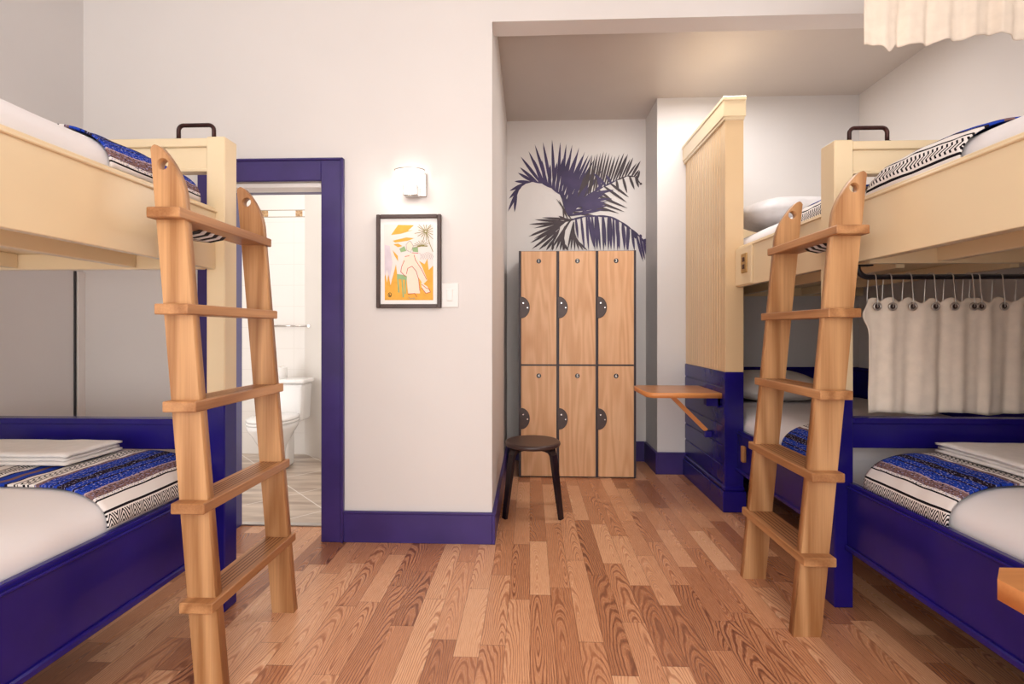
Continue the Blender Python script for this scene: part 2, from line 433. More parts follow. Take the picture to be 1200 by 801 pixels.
def mattress(side, xe, xw, y0, y1, z0, h, label, group):
    W = abs(xw - xe); bm = bmesh.new(); rings = []
    ys = [(0, .07), (.008, .045), (.03, .018), (.07, 0)]
    seq = [(y0 + d, i) for d, i in ys] + [(y0 + .07 + (y1 - y0 - .14) * k / 24, 0) for k in range(1, 24)] + [(y1 - d, i) for d, i in ys[::-1]]
    base = mat_profile(h, W)
    for y, ins in seq:
        r = []
        for j, (dx, z) in enumerate(base):
            x = min(max(dx, ins), W - ins); zz = min(z, h - ins)
            top = max(0, min(1, (z - (h - .12)) / .12)) * (1 if ins == 0 else 0)
            zz += top * .006 * noise.noise(Vector((x * 3, y * 2.3, z0))) + top * .003 * noise.noise(Vector((x * 12, y * 8, z0 + 5)))
            r.append(bm.verts.new((xe + side * x, y, z0 + zz)))
        rings.append(r)
    for i in range(len(rings) - 1):
        for j in range(len(base)):
            k = (j + 1) % len(base)
            f = bm.faces.new([rings[i][j], rings[i][k], rings[i + 1][k], rings[i + 1][j]]); f.smooth = True
    bm.faces.new(rings[0]); bm.faces.new(rings[-1][::-1])
    o = fin('mattress', bm, M['white_lino'], None, loc=((xe + xw) / 2, (y0 + y1) / 2, z0))
    return tag(o, label, 'mattress', group)

def blanket(side, xe, y0, y1, z0, h, W, zstart, wmax, uvoff, label, seed=0, bulge=.0, us=1.0):
    """cloth lying over the mattress and down its aisle side"""
    base = mat_profile(h, W, off=.012)[1:]
    pts = [Vector((base[0][0], zstart - z0))] + [Vector(p) for p in base]
    path = [pts[0]]; d = 0; out = []
    # resample by arc length
    seg = [0]
    for i in range(1, len(pts)): seg.append(seg[-1] + (pts[i] - pts[i - 1]).length)
    def at(s):
        for i in range(1, len(pts)):
            if s <= seg[i] or i == len(pts) - 1:
                t = (s - seg[i - 1]) / max(1e-6, seg[i] - seg[i - 1]); return pts[i - 1].lerp(pts[i], min(t, 1)), (pts[i] - pts[i - 1]).normalized()
    ns, nu = 60, 30
    bm = bmesh.new(); uvl = bm.loops.layers.uv.new('UVMap'); V = []; UV = {}
    for i in range(nu + 1):
        r = []
        for j in range(ns + 1):
            s = wmax * j / ns; p, t = at(s); nrm = Vector((-t.y, t.x))
            e = min(i, nu - i) / nu
            y = y0 + (y1 - y0) * i / nu + .008 * noise.noise(Vector((s * 5, seed, i > nu / 2)))
            lift = (.010 * noise.noise(Vector((y * 5, s * 6, seed))) + .005 * noise.noise(Vector((y * 16, s * 14, seed + 3))) + .004) * min(1, e * 8)
            lift += bulge * math.sin(PI * i / nu) * min(1, s * 5)
            lift = max(lift, -.004)
            q = p + nrm * lift * (1 if s > .05 else s / .05)
            v = bm.verts.new((xe + side * q.x, y, z0 + q.y)); r.append(v); UV[v] = (y - y0 + seed, s * us + uvoff + .004 * noise.noise(Vector((y * 4, 1, seed))))
        V.append(r)
    for i in range(nu):
        for j in range(ns):
            f = bm.faces.new([V[i][j], V[i + 1][j], V[i + 1][j + 1], V[i][j + 1]]); f.smooth = True
            for l in f.loops: l[uvl].uv = UV[l.vert]
    o = fin('blanket', bm, M['blanket'], None, loc=(xe + side * W / 2, (y0 + y1) / 2, z0 + h))
    m = o.modifiers.new('thickness', 'SOLIDIFY'); m.thickness = .007; m.offset = 0
    return tag(o, label, 'blanket', 'striped woven blankets across the beds')

def folded(x0, x1, y0, y1, z0, n, label, foldside):
    bm = bmesh.new(); t = .042 / n
    for k in range(n):
        j = .006 * (k % 2)
        b = bmesh.new(); bmesh.ops.create_grid(b, x_segments=24, y_segments=16, size=.5)
        top = b; g = bmesh.new()
        X0, X1, Y0, Y1 = x0 + j * (foldside < 0), x1 - j * (foldside > 0), y0 + j * .3, y1 - j
        lay = []
        for s in (0, 1):
            lay.append([[g.verts.new((X0 + (X1 - X0) * a / 24, Y0 + (Y1 - Y0) * c / 14,
                z0 + t * (k + s * .93) + (.0035 * noise.noise(Vector((a * .25, c * .3, k))) if (s or k) else 0) - (.35 * t if (s and (a in (0, 24) or c in (0, 14))) else 0))) for c in range(15)] for a in range(25)])
        for s in (0, 1):
            for a in range(24):
                for c in range(14): g.faces.new([lay[s][a][c], lay[s][a + 1][c], lay[s][a + 1][c + 1], lay[s][a][c + 1]]).smooth = True
        for a in range(24):
            for c in (0, 14): g.faces.new([lay[0][a][c], lay[0][a + 1][c], lay[1][a + 1][c], lay[1][a][c]]).smooth = True
        for c in range(14):
            for a in (0, 24): g.faces.new([lay[0][a][c], lay[0][a][c + 1], lay[1][a][c + 1], lay[1][a][c]]).smooth = True
        b.free(); merge(bm, g)
    o = fin('folded_towel', bm, M['towel'], None, loc=((x0 + x1) / 2, (y0 + y1) / 2, z0))
    return tag(o, label, 'towel', 'folded white towels on the lower beds')

def pillow(cx, cy, cz, lx, ly, lz, mat, label, tilt=0):
    bm = bmesh.new(); bmesh.ops.create_uvsphere(bm, u_segments=40, v_segments=20, radius=1)
    for v in bm.verts:
        x, y, z = v.co
        sg = lambda t, p: math.copysign(abs(t) ** p, t)
        r = math.hypot(x, y)
        X, Y = sg(x, .62), sg(y, .62)
        k = 1 / max(1, max(abs(X), abs(Y)) ** .2)
        Z = z * (1 - .35 * (max(abs(X), abs(Y)) ** 3))
        Z += .06 * noise.noise(Vector((x * 3, y * 3, z + cy))) * (1 - abs(z) * .3)
        v.co = (X * k * lx / 2, Y * k * ly / 2, Z * lz / 2)
    bmesh.ops.rotate(bm, verts=bm.verts, matrix=Matrix.Rotation(tilt, 3, 'X'))
    bmesh.ops.translate(bm, verts=bm.verts, vec=(cx, cy, cz))
    for f in bm.faces: f.smooth = True
    return tag(fin('pillow', bm, mat, None, loc=(cx, cy, cz - lz / 2)), label, 'pillow', 'pillows at the head of the far bunk')

# ------------------------------------------------------------ bunk beds
def rail(name, root, s, xo, y0, y1, z0, lip, mat, lower):
    """side rail with a lip; xo = outer face"""
    bm = bmesh.new()
    X = lambda d: xo + s * d
    bx = lambda a, b, *r, **k: box(bm, min(X(a), X(b)), max(X(a), X(b)), *r, **k)
    bx(0, .03, y0, y1, z0, lip, .002)
    bx(.006, .03, y0, y1, lip, lip + .018, .003)
    bx(-.008, .012, y0, y1, lip - .006, lip + .004, .003)
    if lower: bx(-.012, .01, y0, y1, z0 - .002, z0 + .022, .005)
    return fin(name, bm, mat, root)

def panel(root, s, xo, y0, y1, ztop, thick=.115):
    """tall beadboard privacy screen, indigo below and cream above, with cap and plinth. aisle face at xo"""
    X = lambda d: xo + s * d
    def bx(bm, a, b, *r, **k): return box(bm, min(X(a), X(b)), max(X(a), X(b)), *r, **k)
    bm = bmesh.new(); bx(bm, .008, thick, y0, y1, .902, ztop - .06, .002)
    n = 16; st = (y1 - y0 - .1) / n
    for k in range(n):
        bx(bm, 0, .01, y0 + .0 + .05 + k * st, y0 + .05 + (k + 1) * st - .007, .902, ztop - .09, .003)
    for k in range(n):
        yy = y0 + .05 + (k + .5) * st
        bx(bm, .003, .012, yy - .001 - .0035, yy + .0035, .902, ztop - .09, .0)
    bx(bm, -.002, .01, y0, y0 + .045, .902, ztop - .09, .002)
    fin('upper_panel', bm, M['cream_bead'], root)
    bm = bmesh.new(); bx(bm, .008, thick, y0, y1, 0, .902, .002)
    bx(bm, -.004, .01, y0, y0 + .045, 0, .902, .003); bx(bm, 0, .01, y0 + .045, y1, .86, .902, .004)
    zs = [.17, .29, .42, .55, .68, .80, .902]
    for a, b in zip(zs, zs[1:]): bx(bm, .001, .01, y0 + .045, y1, a + .005, b - .004, .003)
    p = fin('lower_panel', bm, M['blue'], root)
    tag(p, 'glossy indigo lower half of the screen')
    bm = bmesh.new(); bx(bm, -.02, thick + .013, y0 - .012, y1, 0, .135, .004); bx(bm, -.012, thick + .005, y0 - .008, y1, .135, .165, .008)
    fin('plinth', bm, M['blue'], root)
    bm = bmesh.new(); bx(bm, -.018, thick + .01, y0 - .015, y1, ztop - .13, ztop - .02, .004); bx(bm, -.024, thick + .012, y0 - .022, y1, ztop - .03, ztop, .006)
    bx(bm, -.012, thick + .004, y0 - .009, y1, ztop - .15, ztop - .125, .005)
    fin('cap', bm, M['cream'], root)

def post(root, s, xo, yf, depth, split, top=1.972):
    X = lambda d: xo + s * d
    a, b = sorted((X(0), X(.078)))
    bm = B(a, b, yf, yf + depth, split, top, .004); p = fin('post', bm, M['cream'], root)
    tag(p, 'cream upper length of the post')
    bm = B(a, b, yf, yf + depth, 0, split, .004); p = fin('post', bm, M['blue'], root)
    tag(p, 'indigo lower length of the post')

def bed_end(root, s, xa, xw, yf, with_panel=True):
    """header board, lower foot board between the post and the wall"""
    a, b = sorted((xa, xw))
    y0, y1 = yf + .004, yf + .05
    bm = B(a, b, y0 + .012, y1, 1.835, 1.965, .002); box(bm, a, b, y0, y1, 1.932, 1.968, .003); box(bm, a, b, y0, y1, 1.828, 1.842, .003)
    inner = xa + s * .0; c, d = sorted((inner, inner + s * .0))
    fin('header_board', bm, M['cream'], root)
    bm = B(a, b, y0 + .006, y1, .672, .79, .003); box(bm, a, b, y0 - .004, y1 + .01, .775, .80, .004)
    fin('foot_board', bm, M['blue'], root)

def handle(root, x0, x1, y, z):
    bm = bmesh.new(); r = .022; h = .062
    pts = [(x0, y, z - .004), (x0, y, z + h - r)]
    for k in range(1, 6): a = k / 6 * PI / 2; pts.append((x0 + r - r * math.cos(a), y, z + h - r + r * math.sin(a)))
    pts.append((x0 + r, y, z + h)); pts.append((x1 - r, y, z + h))
    for k in range(1, 6): a = k / 6 * PI / 2; pts.append((x1 - r + r * math.sin(a), y, z + h - r + r * math.cos(a)))
    pts += [(x1, y, z + h - r), (x1, y, z - .004)]
    tube(bm, pts, .0085, 10)
    for x in (x0, x1): tube(bm, [(x, y, z - .001), (x, y, z + .004)], .014, 12)
    fin('grab_handle', bm, M['bronze'], root)

def platform(root, s, xo, xw, y0, y1, zb, mat, slats=True, base='platform'):
    X = lambda d: xo + s * d
    a, b = sorted((X(.032), xw)); bm = B(a, b, y0 + .01, y1 - .01, zb + .06, zb + .075, .001)
    fin(base, bm, mat, root)
    def bx(n, p, q, *r):
        a, b = sorted((p, q)); fin(n, B(a, b, *r, .003), mat, root)
    bx('ledger', X(.032), X(.075), y0 + .01, y1 - .01, zb + .012, zb + .06)
    if slats:
        bx('joist', X(.30), X(.34), y0 + .045, y1 - .045, zb + .002, zb + .06)
        bx('joist', X(.80), X(.84), y0 + .045, y1 - .045, zb + .002, zb + .06)
        bx('end_beam', X(.032), xw, y1 - .045, y1 - .012, zb - .004, zb + .06)

# left bunk
sL, xoL, xwL = -1, -1.300, XL + .002
LP = 1.985
lb = thing('bunk_bed', 'cream and indigo bunk bed along the left wall, beside the bathroom doorway', 'bunk bed', (-1.9, 1.0, 0), 'cream and indigo bunk beds')
rail('upper_rail', lb, sL, xoL, -.1, LP, 1.422, 1.660, M['cream'], False)
rail('lower_rail', lb, sL, xoL, -.1, LP, .268, .519, M['blue'], True)
post(lb, sL, -1.262, LP, .085, .868)
post(lb, sL, -1.262, -.185, .085, .868)
bed_end(lb, sL, -1.338, xwL, LP); handle(lb, -1.477, -1.325, 2.012, 1.968)
platform(lb, sL, xoL, xwL, -.1, LP, 1.422, M['cream'])
platform(lb, sL, xoL, xwL, -.1, LP, .29, M['blue'], False, 'lower_platform')
fin('bed_leg', B(-2.5, -2.43, LP, LP + .05, 0, 1.97, .003), M['cream'], lb)
mattress(-1, -1.334, xwL + .02, -.08, 1.95, .366, .300, 'white-sheeted mattress on the lower left bunk', 'white mattresses on the bunks')
mattress(-1, -1.334, xwL + .02, -.08, 1.95, 1.498, .312, 'white-sheeted mattress on the upper left bunk under the ceiling', 'white mattresses on the bunks')
blanket(-1, -1.334, 1.49, 1.945, .366, .300, 1.15, .545, 1.05, 0.0, 'blue striped blanket across the foot of the lower left bunk, under a folded towel', 1)
blanket(-1, -1.334, 1.50, 1.92, 1.498, .312, 1.15, 1.684, 1.0, .078, 'blue and brown striped blanket across the foot of the upper left bunk', 2)
folded(-2.22, -1.625, 1.66, 1.90, .694, 3, 'folded white towel lying on the lower left bunk', 1)

# right bunks
sR, xoR, xwR = 1, 1.335, XR - .014
RP = 2.116
nb = thing('bunk_bed', 'near right bunk bed with a drawn canvas curtain at its foot', 'bunk bed', (1.95, 1.0, 0), 'cream and indigo bunk beds')
rail('upper_rail', nb, sR, xoR, .915, RP, 1.449, 1.690, M['cream'], False)
rail('lower_rail', nb, sR, xoR, .915, RP, .248, .512, M['blue'], True)
post(nb, sR, 1.283, RP, .10, .888)
fin('post', B(1.41, 1.488, -.16, -.06, 0, 1.972, .004), M['blue'], nb)
fin('bed_leg', B(2.56, 2.63, RP, RP + .05, 0, 1.97, .003), M['cream'], nb)
fin('head_rail', B(1.41, 2.60, -.07, -.02, .27, 1.50, .003), M['blue'], nb)
bed_end(nb, sR, 1.361, xwR, RP); handle(nb, 1.36, 1.517, 2.142, 1.968)
platform(nb, sR, xoR + .03, xwR, 0, RP, 1.449, M['cream'])
platform(nb, sR, xoR + .03, xwR, 0, RP, .27, M['blue'], False, 'lower_platform')
ps = thing('privacy_screen', 'tall beadboard screen beside the near right bunk, carrying the nearest wall table', 'screen', (1.31, .42, 0))
panel(ps, 1, 1.2615, -.05, .90, 2.66, thick=.10)
mattress(1, 1.378, xwR - .02, .06, 2.06, .346, .312, 'white-sheeted mattress on the near lower right bunk', 'white mattresses on the bunks')
mattress(1, 1.378, xwR - .02, .06, 2.06, 1.525, .300, 'white-sheeted mattress on the near upper right bunk', 'white mattresses on the bunks')
blanket(1, 1.369, 1.645, 2.045, .346, .312, 1.24, .528, 1.1, 0.005, 'blue striped blanket across the foot of the near lower right bunk', 3)
blanket(1, 1.369, 1.60, 2.03, 1.525, .300, 1.24, 1.70, 1.0, .305, 'white and black patterned blanket on the near upper right bunk', 4, .022, .62)
folded(1.625, 2.2, 1.66, 2.03, .684, 3, 'folded white towel lying on the near lower right bunk', -1)

fb = thing('bunk_bed', 'far right bunk bed behind the tall cream beadboard screen', 'bunk bed', (1.95, 3.1, 0), 'cream and indigo bunk beds')
y0, y1 = RP + .101, 3.225
rail('upper_rail', fb, sR, xoR, y0, y1, 1.449, 1.690, M['cream'], False)
rail('lower_rail', fb, sR, xoR, y0, y1, .266, .512, M['blue'], True)
panel(fb, 1, 1.262, 3.215, YB - .002, 2.675)
platform(fb, sR, xoR + .02, xwR, y0 + .02, YB - .03, 1.449, M['cream'])
platform(fb, sR, xoR + .02, xwR, y0 + .02, YB - .03, .27, M['blue'], False, 'lower_platform')
fin('headboard', B(1.38, xwR, YB - .055, YB - .03, 1.53, 2.10, .004), M['cream'], fb)
ob = B(1.322, 1.336, 2.985, 3.215, 1.455, 1.685, .003); fin('rail_block', ob, M['cream'], fb)
bm = B(1.314, 1.323, 3.035, 3.11, 1.525, 1.645, .003); o = fin('outlet_plate', bm, M['plate'], fb)
bm = bmesh.new()
for z in (1.563, 1.607): box(bm, 1.311, 1.3155, 3.057, 3.089, z - .014, z + .014, .003)
fin('socket', bm, M['brown_wood'], o)
fin('wooden_latch', B(1.300, 1.324, 3.05, 3.085, .36, .46, .008, 3), M['ladder'], fb)
mattress(1, 1.385, xwR - .02, 2.28, YB - .06, .346, .305, 'white-sheeted mattress on the far lower right bunk', 'white mattresses on the bunks')
mattress(1, 1.385, xwR - .02, 2.28, YB - .06, 1.525, .300, 'white-sheeted mattress on the far upper right bunk', 'white mattresses on the bunks')
blanket(1, 1.385, 2.31, 2.73, .346, .305, 1.2, .52, 1.0, .13, 'dark blue striped blanket on the far lower right bunk, behind the ladder', 5)
blanket(1, 1.385, 2.31, 2.62, 1.525, .300, 1.2, 1.70, 1.0, .32, 'white and black patterned blanket on the far upper right bunk', 6, .012, .62)
pillow(1.80, 3.72, .765, .70, .46, .20, M['pillow'], 'pale pillow at the head of the far lower right bunk', .15)
pillow(1.78, 3.40, 1.952, .72, .56, .23, M['grey_pillow'], 'grey pillow at the head of the far upper right bunk', .1)

# ------------------------------------------------------------ ladders
def ladder(s, xf, xt, y0, y1, yr0, yr1, wd, label, zr, tip, railx):
    """s=-1 leans on the left bed, +1 on the right one. xf/xt centre at floor and at z=1.57"""
    root = thing('ladder', label, 'ladder', ((xf), (y0 + y1) / 2, 0), 'wooden bunk ladders')
    k = (xt - xf) / 1.57
    th = .034
    for ys in (y0, y1):
        outer = -s                       # side away from the bed
        L = []
        zt = tip
        # outline in (x, z): bed-side edge straight, outer edge curving over to the tip
        xin = lambda z: xf + k * z + s * wd / 2
        xout = lambda z: xf + k * z - s * wd / 2
        L.append((xin(0), 0)); L.append((xin(zt - .025), zt - .025))
        for a in range(1, 6):
            t = a / 6 * PI / 2; L.append((xin(zt) - s * .02 * (1 - math.cos(t)), zt - .022 + .022 * math.sin(t)))
        z0c = 1.60
        for a in range(0, 13):
            t = a / 12
            zc = zt - .004 - (zt - z0c) * t
            xx = xin(zc) - s * (.024 + (wd - .024) * math.sin(t * PI / 2) ** .85)
            L.append((xx, zc))
        L.append((xout(0), 0))
        hx, hz = xf + k * (zt - .062) + s * .010, zt - .064
        Hh = [(hx + .019 * math.cos(2 * PI * a / 20), hz + .019 * math.sin(2 * PI * a / 20)) for a in range(20)]
        bm = outline([L, Hh], th, lambda u, v, t, ys=ys: (u, ys + th * t, v))
        fin('stringer', bm, M['ladder'], root)
    for z in zr:
        xc = xf + k * z - s * .004
        bm = B(xc - wd / 2 - .008, xc + wd / 2 + .008, yr0, yr1, z - .034, z, .003)
        for g in range(5):
            gx = xc - wd / 2 + .018 + g * (wd - .036) / 4
            pass
        rg = fin('rung', bm, M['rung'], root)
        bm = bmesh.new()
        for g in range(5):
            gx = xc - wd / 2 + .018 + g * (wd - .036) / 4
            box(bm, gx - .0022, gx + .0022, y0 + .04, y1 - .006, z - .003, z + .0004, 0)
        tag(fin('tread_groove', bm, M['groove'], rg), kind='stuff')
    z = zr[0] - .036
    x0 = xf + k * z; a, b = sorted((x0, railx))
    # cord lashing the top rung to the rail
    bm = bmesh.new()
    for i in range(7):
        yy = y0 + .16 + i * .022
        tube(bm, [(x0, yy, z + .012), (x0 + s * .02, yy + .004, z - .004), ((x0 + railx) / 2, yy + .01, z - .012), (railx, yy, z - .004)], .006, 6, mi=i % 2)
    tag(fin('lashing_cord', bm, [M['black'], M['white_lino']], root), 'black and white cord under the top rung')
    return root
ladder(-1, -1.022, -1.155, 1.530, 1.995, 1.495, 2.045, .092, 'wooden ladder leaning on the left bunk, in front of the bathroom doorway', (1.556, 1.252, .945, .626, .315), 1.765, -1.292)
ladder(1, 1.056, 1.208, 1.910, 2.350, 1.87, 2.41, .104, 'wooden ladder leaning on the right bunks, beside the wall table', (1.562, 1.251, .943, .635, .319), 1.775, 1.327)

# ------------------------------------------------------------ curtains
def cloth(name, x0, x1, y, ztop, zbot, amp, waves, mat, label, seed, n=160, m=26, left_flare=0):
    bm = bmesh.new(); V = []
    for i in range(n + 1):
        t = i / n; r = []
        for j in range(m + 1):
            q = j / m; zt, zb = ztop(t), zbot(t)
            ph = waves * 2 * PI * t + .9 * noise.noise(Vector((t * 4, seed, 0)))
            a = amp * (.55 + .45 * q) * (.6 + .8 * abs(noise.noise(Vector((t * 5, seed + 2, 0)))))
            yy = y + a * math.sin(ph) + .3 * a * math.sin(2.3 * ph + 2 * q) + .006 * noise.noise(Vector((t * 9, q * 3, seed)))
            xx = x0 + (x1 - x0) * t + .35 * a * math.cos(ph * .9 + q) - left_flare * (1 - t) ** 30 * math.exp(-((q - .14) / .09) ** 2)
            r.append(bm.verts.new((xx, yy, zt + (zb - zt) * q)))
        V.append(r)
    for i in range(n):
        for j in range(m): bm.faces.new([V[i][j], V[i + 1][j], V[i + 1][j + 1], V[i][j + 1]]).smooth = True
    o = fin(name, bm, mat, None, loc=((x0 + x1) / 2, y, zbot(.5)))
    md = o.modifiers.new('thickness', 'SOLIDIFY'); md.thickness = .003
    return o
CY = 2.20
gx = [1.50, 1.565, 1.65, 1.745, 1.825, 1.905, 1.935, 2.03, 2.13, 2.22, 2.31]
gxa = gx
def ztop(t):
    x = 1.478 + (2.36 - 1.478) * t
    d = min(abs(x - g) for g in gxa)
    return 1.312 - .5 * min(d, .055) ** 1.0 * min(1, d / .03) + .008 * noise.noise(Vector((x * 6, 3, 0)))
cur = cloth('privacy_curtain', 1.478, 2.36, CY, ztop, lambda t: .808 + .005 * math.sin(t * 19), .014, 6.5, M['curtain'],
            '', 1, left_flare=.028)
tag(cur, 'canvas curtain with metal eyelets hanging from the dark rod on wire hooks', 'curtain')
for g in gx:
    b = bmesh.new()
    for k in range(20):
        pass
    ring = bmesh.new(); pts = [(g + .0145 * math.cos(2 * PI * k / 20), CY - .024, 1.272 + .0145 * math.sin(2 * PI * k / 20)) for k in range(21)]
    tube(ring, pts, .0042, 6, cap=False)
    gr = fin('eyelet', ring, M['silver'], cur)
    tube(b, [(g, CY - .019, 1.272), (g, CY - .0235, 1.272)], .0115, 14); fin('eyelet_hole', b, M['gunmetal'], gr)
# rod
rod = thing('curtain_rod', 'dark curved metal rod hung below the near right upper bunk', 'curtain rod', (1.9, CY, 1.4))
zr_ = 1.402; pts = [(1.432, CY, 1.452)]
for k in range(0, 7):
    a = k / 6 * PI / 2; pts.append((1.432 + .045 * (1 - math.cos(a)), CY, zr_ + .045 - .045 * math.sin(a)))
pts.append((2.56, CY, zr_))
for k in range(1, 7):
    a = k / 6 * PI / 2; pts.append((2.56 + .035 * math.sin(a), CY, zr_ + .035 - .035 * math.cos(a)))
pts.append((2.595, CY, 1.452))
bm = bmesh.new(); tube(bm, pts, .0115, 12); fin('rod', bm, M['black'], rod)
fin('mounting_plate', B(1.415, 1.49, CY - .018, CY + .018, 1.449, 1.455, .002), M['black'], rod)
fin('mounting_plate', B(2.55, 2.61, CY - .018, CY + .018, 1.449, 1.455, .002), M['black'], rod)
words = ['first', 'second', 'third', 'fourth', 'fifth', 'sixth', 'seventh', 'eighth', 'ninth', 'tenth', 'last']
hk0 = None
for i, g in enumerate(gx):
    if hk0 is None:
        bm = bmesh.new(); r = .0135
        pts = [(g, CY - .027, 1.268), (g, CY - .026, 1.30), (g, CY - .016, 1.402)]
        for k in range(1, 8): a = k / 8 * PI; pts.append((g - .001 * k, CY - .016 * math.cos(a), 1.402 + .016 * math.sin(a)))
        pts += [(g - .012, CY + .016, 1.402), (g - .016, CY + .018, 1.30), (g - .012, CY + .014, 1.262)]
        tube(bm, pts, .0022, 6)
        hk = fin('curtain_hook', bm, M['silver'], None, loc=(g, CY, 1.402)); hk0 = hk
    else:
        hk = hk0.copy(); COL.objects.link(hk); hk.location.x = g
    tag(hk, 'thin silver wire curtain hook, %s from the left on the dark rod' % words[i], 'curtain hook', 'wire hooks on the dark curtain rod')
# short curtain above the near right upper bunk
def zb2(t):
    x = 1.42 + (2.5 - 1.42) * t
    z = 2.385 - .012 * math.sin(x * 9) + .008 * noise.noise(Vector((x * 14, 0, 0)))
    return z - .035 * math.exp(-((x - 1.515) / .022) ** 2) + .02 * math.exp(-((x - 1.95) / .07) ** 2)
ct = cloth('valance_curtain', 1.415, 2.5, 2.13, lambda t: 2.80, zb2, .017, 9, M['curtain'], '', 7, n=180, m=40)
tag(ct, 'short cream curtain hanging high above the near right upper bunk', 'curtain')
rd = thing('curtain_rod', 'rod high above the near right bunk carrying the short cream curtain', 'curtain rod', (2.0, 2.13, 2.81))
bm = bmesh.new(); tube(bm, [(1.38, 2.13, 2.81), (XR - .013, 2.13, 2.81)], .0125, 10); fin('rod', bm, M['bronze'], rd)
bm = bmesh.new(); tube(bm, [(1.40, 2.13, 2.81), (1.40, 2.13, ZC)], .008, 8); fin('rod_support', bm, M['bronze'], rd)

# ------------------------------------------------------------ lockers
LX0, LX1, LY, LZ = -.089, .842, 3.925, 1.808
lk = thing('locker_bank', 'bank of six numbered oak-door lockers in a dark frame against the alcove wall', 'lockers', ((LX0 + LX1) / 2, 4.17, 0))
bm = bmesh.new(); t = .018
box(bm, LX0, LX0 + t, LY, 4.425, 0, LZ, .002); box(bm, LX1 - t, LX1, LY, 4.425, 0, LZ, .002)
box(bm, LX0, LX1, 4.41, 4.425, 0, LZ, .002); box(bm, LX0, LX1, LY + .012, 4.425, LZ - .016, LZ, .002); box(bm, LX0, LX1, LY + .012, 4.42, .0, .03, .002)
cw = (LX1 - LX0) / 3
for k in (1, 2): box(bm, LX0 + cw * k - .009, LX0 + cw * k + .009, LY + .004, 4.42, 0, LZ - .002, .001)
box(bm, LX0, LX1, LY + .012, 4.42, .887, .905, .002)
fin('cabinet_body', bm, M['locker_frame'], lk)
num = 0
for row in (0, 1):
    for c in range(3):
        num += 1
        x0 = LX0 + cw * c + (.020 if c == 0 else .012); x1 = LX0 + cw * (c + 1) - (.020 if c == 2 else .011)
        z0, z1 = (.903, LZ - .006) if row == 0 else (.012, .889)
        zc = 1.355 if row == 0 else .468
        half, rx_ = .086, .068
        Lp = [(x0, z0), (x1, z0), (x1, z1), (x0, z1)] + [(x0 + rx_ * math.cos(PI / 2 - PI * k / 18), zc + half * math.sin(PI / 2 - PI * k / 18)) for k in range(19)]
        bm = outline([Lp], .018, lambda u, v, t: (u, LY - .008 + .018 * t, v))
        d = fin('locker_door', bm, M['door_wood'], lk)
        tag(d, 'oak door with the number %d' % num)
        Lp = [(x0 - .010, zc - half + .004), (x0 - .010, zc + half - .004)] + [(x0 + (rx_ - .002) * math.cos(PI / 2 - PI * k / 18), zc + (half - .003) * math.sin(PI / 2 - PI * k / 18)) for k in range(19)]
        bm = outline([Lp], .006, lambda u, v, t: (u, LY - .012 + .010 * t, v))
        pl = fin('lock_plate', bm, M['gunmetal'], d)
        bm = disc((x0 + .016, zc + .035), .006, LY - .017, LY - .010, 12); fin('lock_button', bm, M['chrome'], d); fin('lock_button', disc((x0 + .05, zc - .002), .005, LY - .017, LY - .010, 12), M['chrome'], d)
        nz = (z1 - .078)
        xm = (x0 + x1) / 2
        fin('number_disc', disc((xm, nz), .0185, LY - .0105, LY - .007, 24), M['black'], d)
        fin('number', text_bm(str(num), .032, lambda u, v, xm=xm, nz=nz: (xm + u, LY - .0114, nz + v)), M['paper'], d)

# ------------------------------------------------------------ palm mural on the niche wall
YAW = math.atan(21 / FPX); sn, cs = math.sin(YAW), math.cos(YAW)
def onwall(px, py, Y):
    """world x, z on the plane y = Y for a point measured in the photograph"""
    u, v = (px - 600) / FPX, (388 - py) / FPX
    t = Y / (cs + u * sn); return ((-sn + u * cs) * t, CAMH + v * t)
def zpt(p, Y=YN): return onwall(560 + p[0] / 4.004, 140 + p[1] / 4.004, Y)
mur = thing('palm_mural', 'dark aubergine palm painted on the alcove wall above the lockers', 'mural', (.4, YN - .004, 1.8))
LC = [0]
def leaf(bm, a, b, wdt, yo, bend=0):
    a, b = Vector(a), Vector(b); d = b - a; n = Vector((-d.y, d.x)).normalized()
    L = []; R_ = []; LC[0] += 1; yo = YN - .0015 - .00002 * LC[0]
    for k in range(9):
        t = k / 8; wv = wdt * (math.sin(PI * min(1, t * .9 + .12)) ** .7 if t < 1 else .0) * .5
        p = a + d * t + n * bend * math.sin(PI * t)
        L.append(p + n * wv); R_.append(p - n * wv)
    for i in range(8):
        q = [L[i], L[i + 1], R_[i + 1], R_[i]]
        vs = [bm.verts.new((p.x, yo, p.y)) for p in q]
        bm.faces.new(vs)
def poly_at(P, t):
    s = [0]
    for i in range(1, len(P)): s.append(s[-1] + (Vector(P[i]) - Vector(P[i - 1])).length)
    T = t * s[-1]
    for i in range(1, len(P)):
        if T <= s[i] + 1e-9: return Vector(P[i - 1]).lerp(Vector(P[i]), (T - s[i - 1]) / (s[i] - s[i - 1]))
    return Vector(P[-1])
def frond(rachis, tips, w, mat, yo, t0=0, t1=1, bend=0):
    w *= .78
    bm = bmesh.new(); Rz = [zpt(p) for p in rachis]
    for i in range(len(Rz) - 1): leaf(bm, Rz[i], Vector(Rz[i + 1]) + (Vector(Rz[i + 1]) - Vector(Rz[i])) * .1, w * .55, yo)
    n = len(tips)
    for i, tp in enumerate(tips):
        t = t0 + (t1 - t0) * i / max(1, n - 1)
        leaf(bm, poly_at(Rz, t), zpt(tp), w, yo, bend)
    fin('palm_frond', bm, mat, mur)
r1 = [(432, 450), (415, 400), (385, 350), (345, 320), (300, 298), (255, 290), (215, 300), (180, 330)]
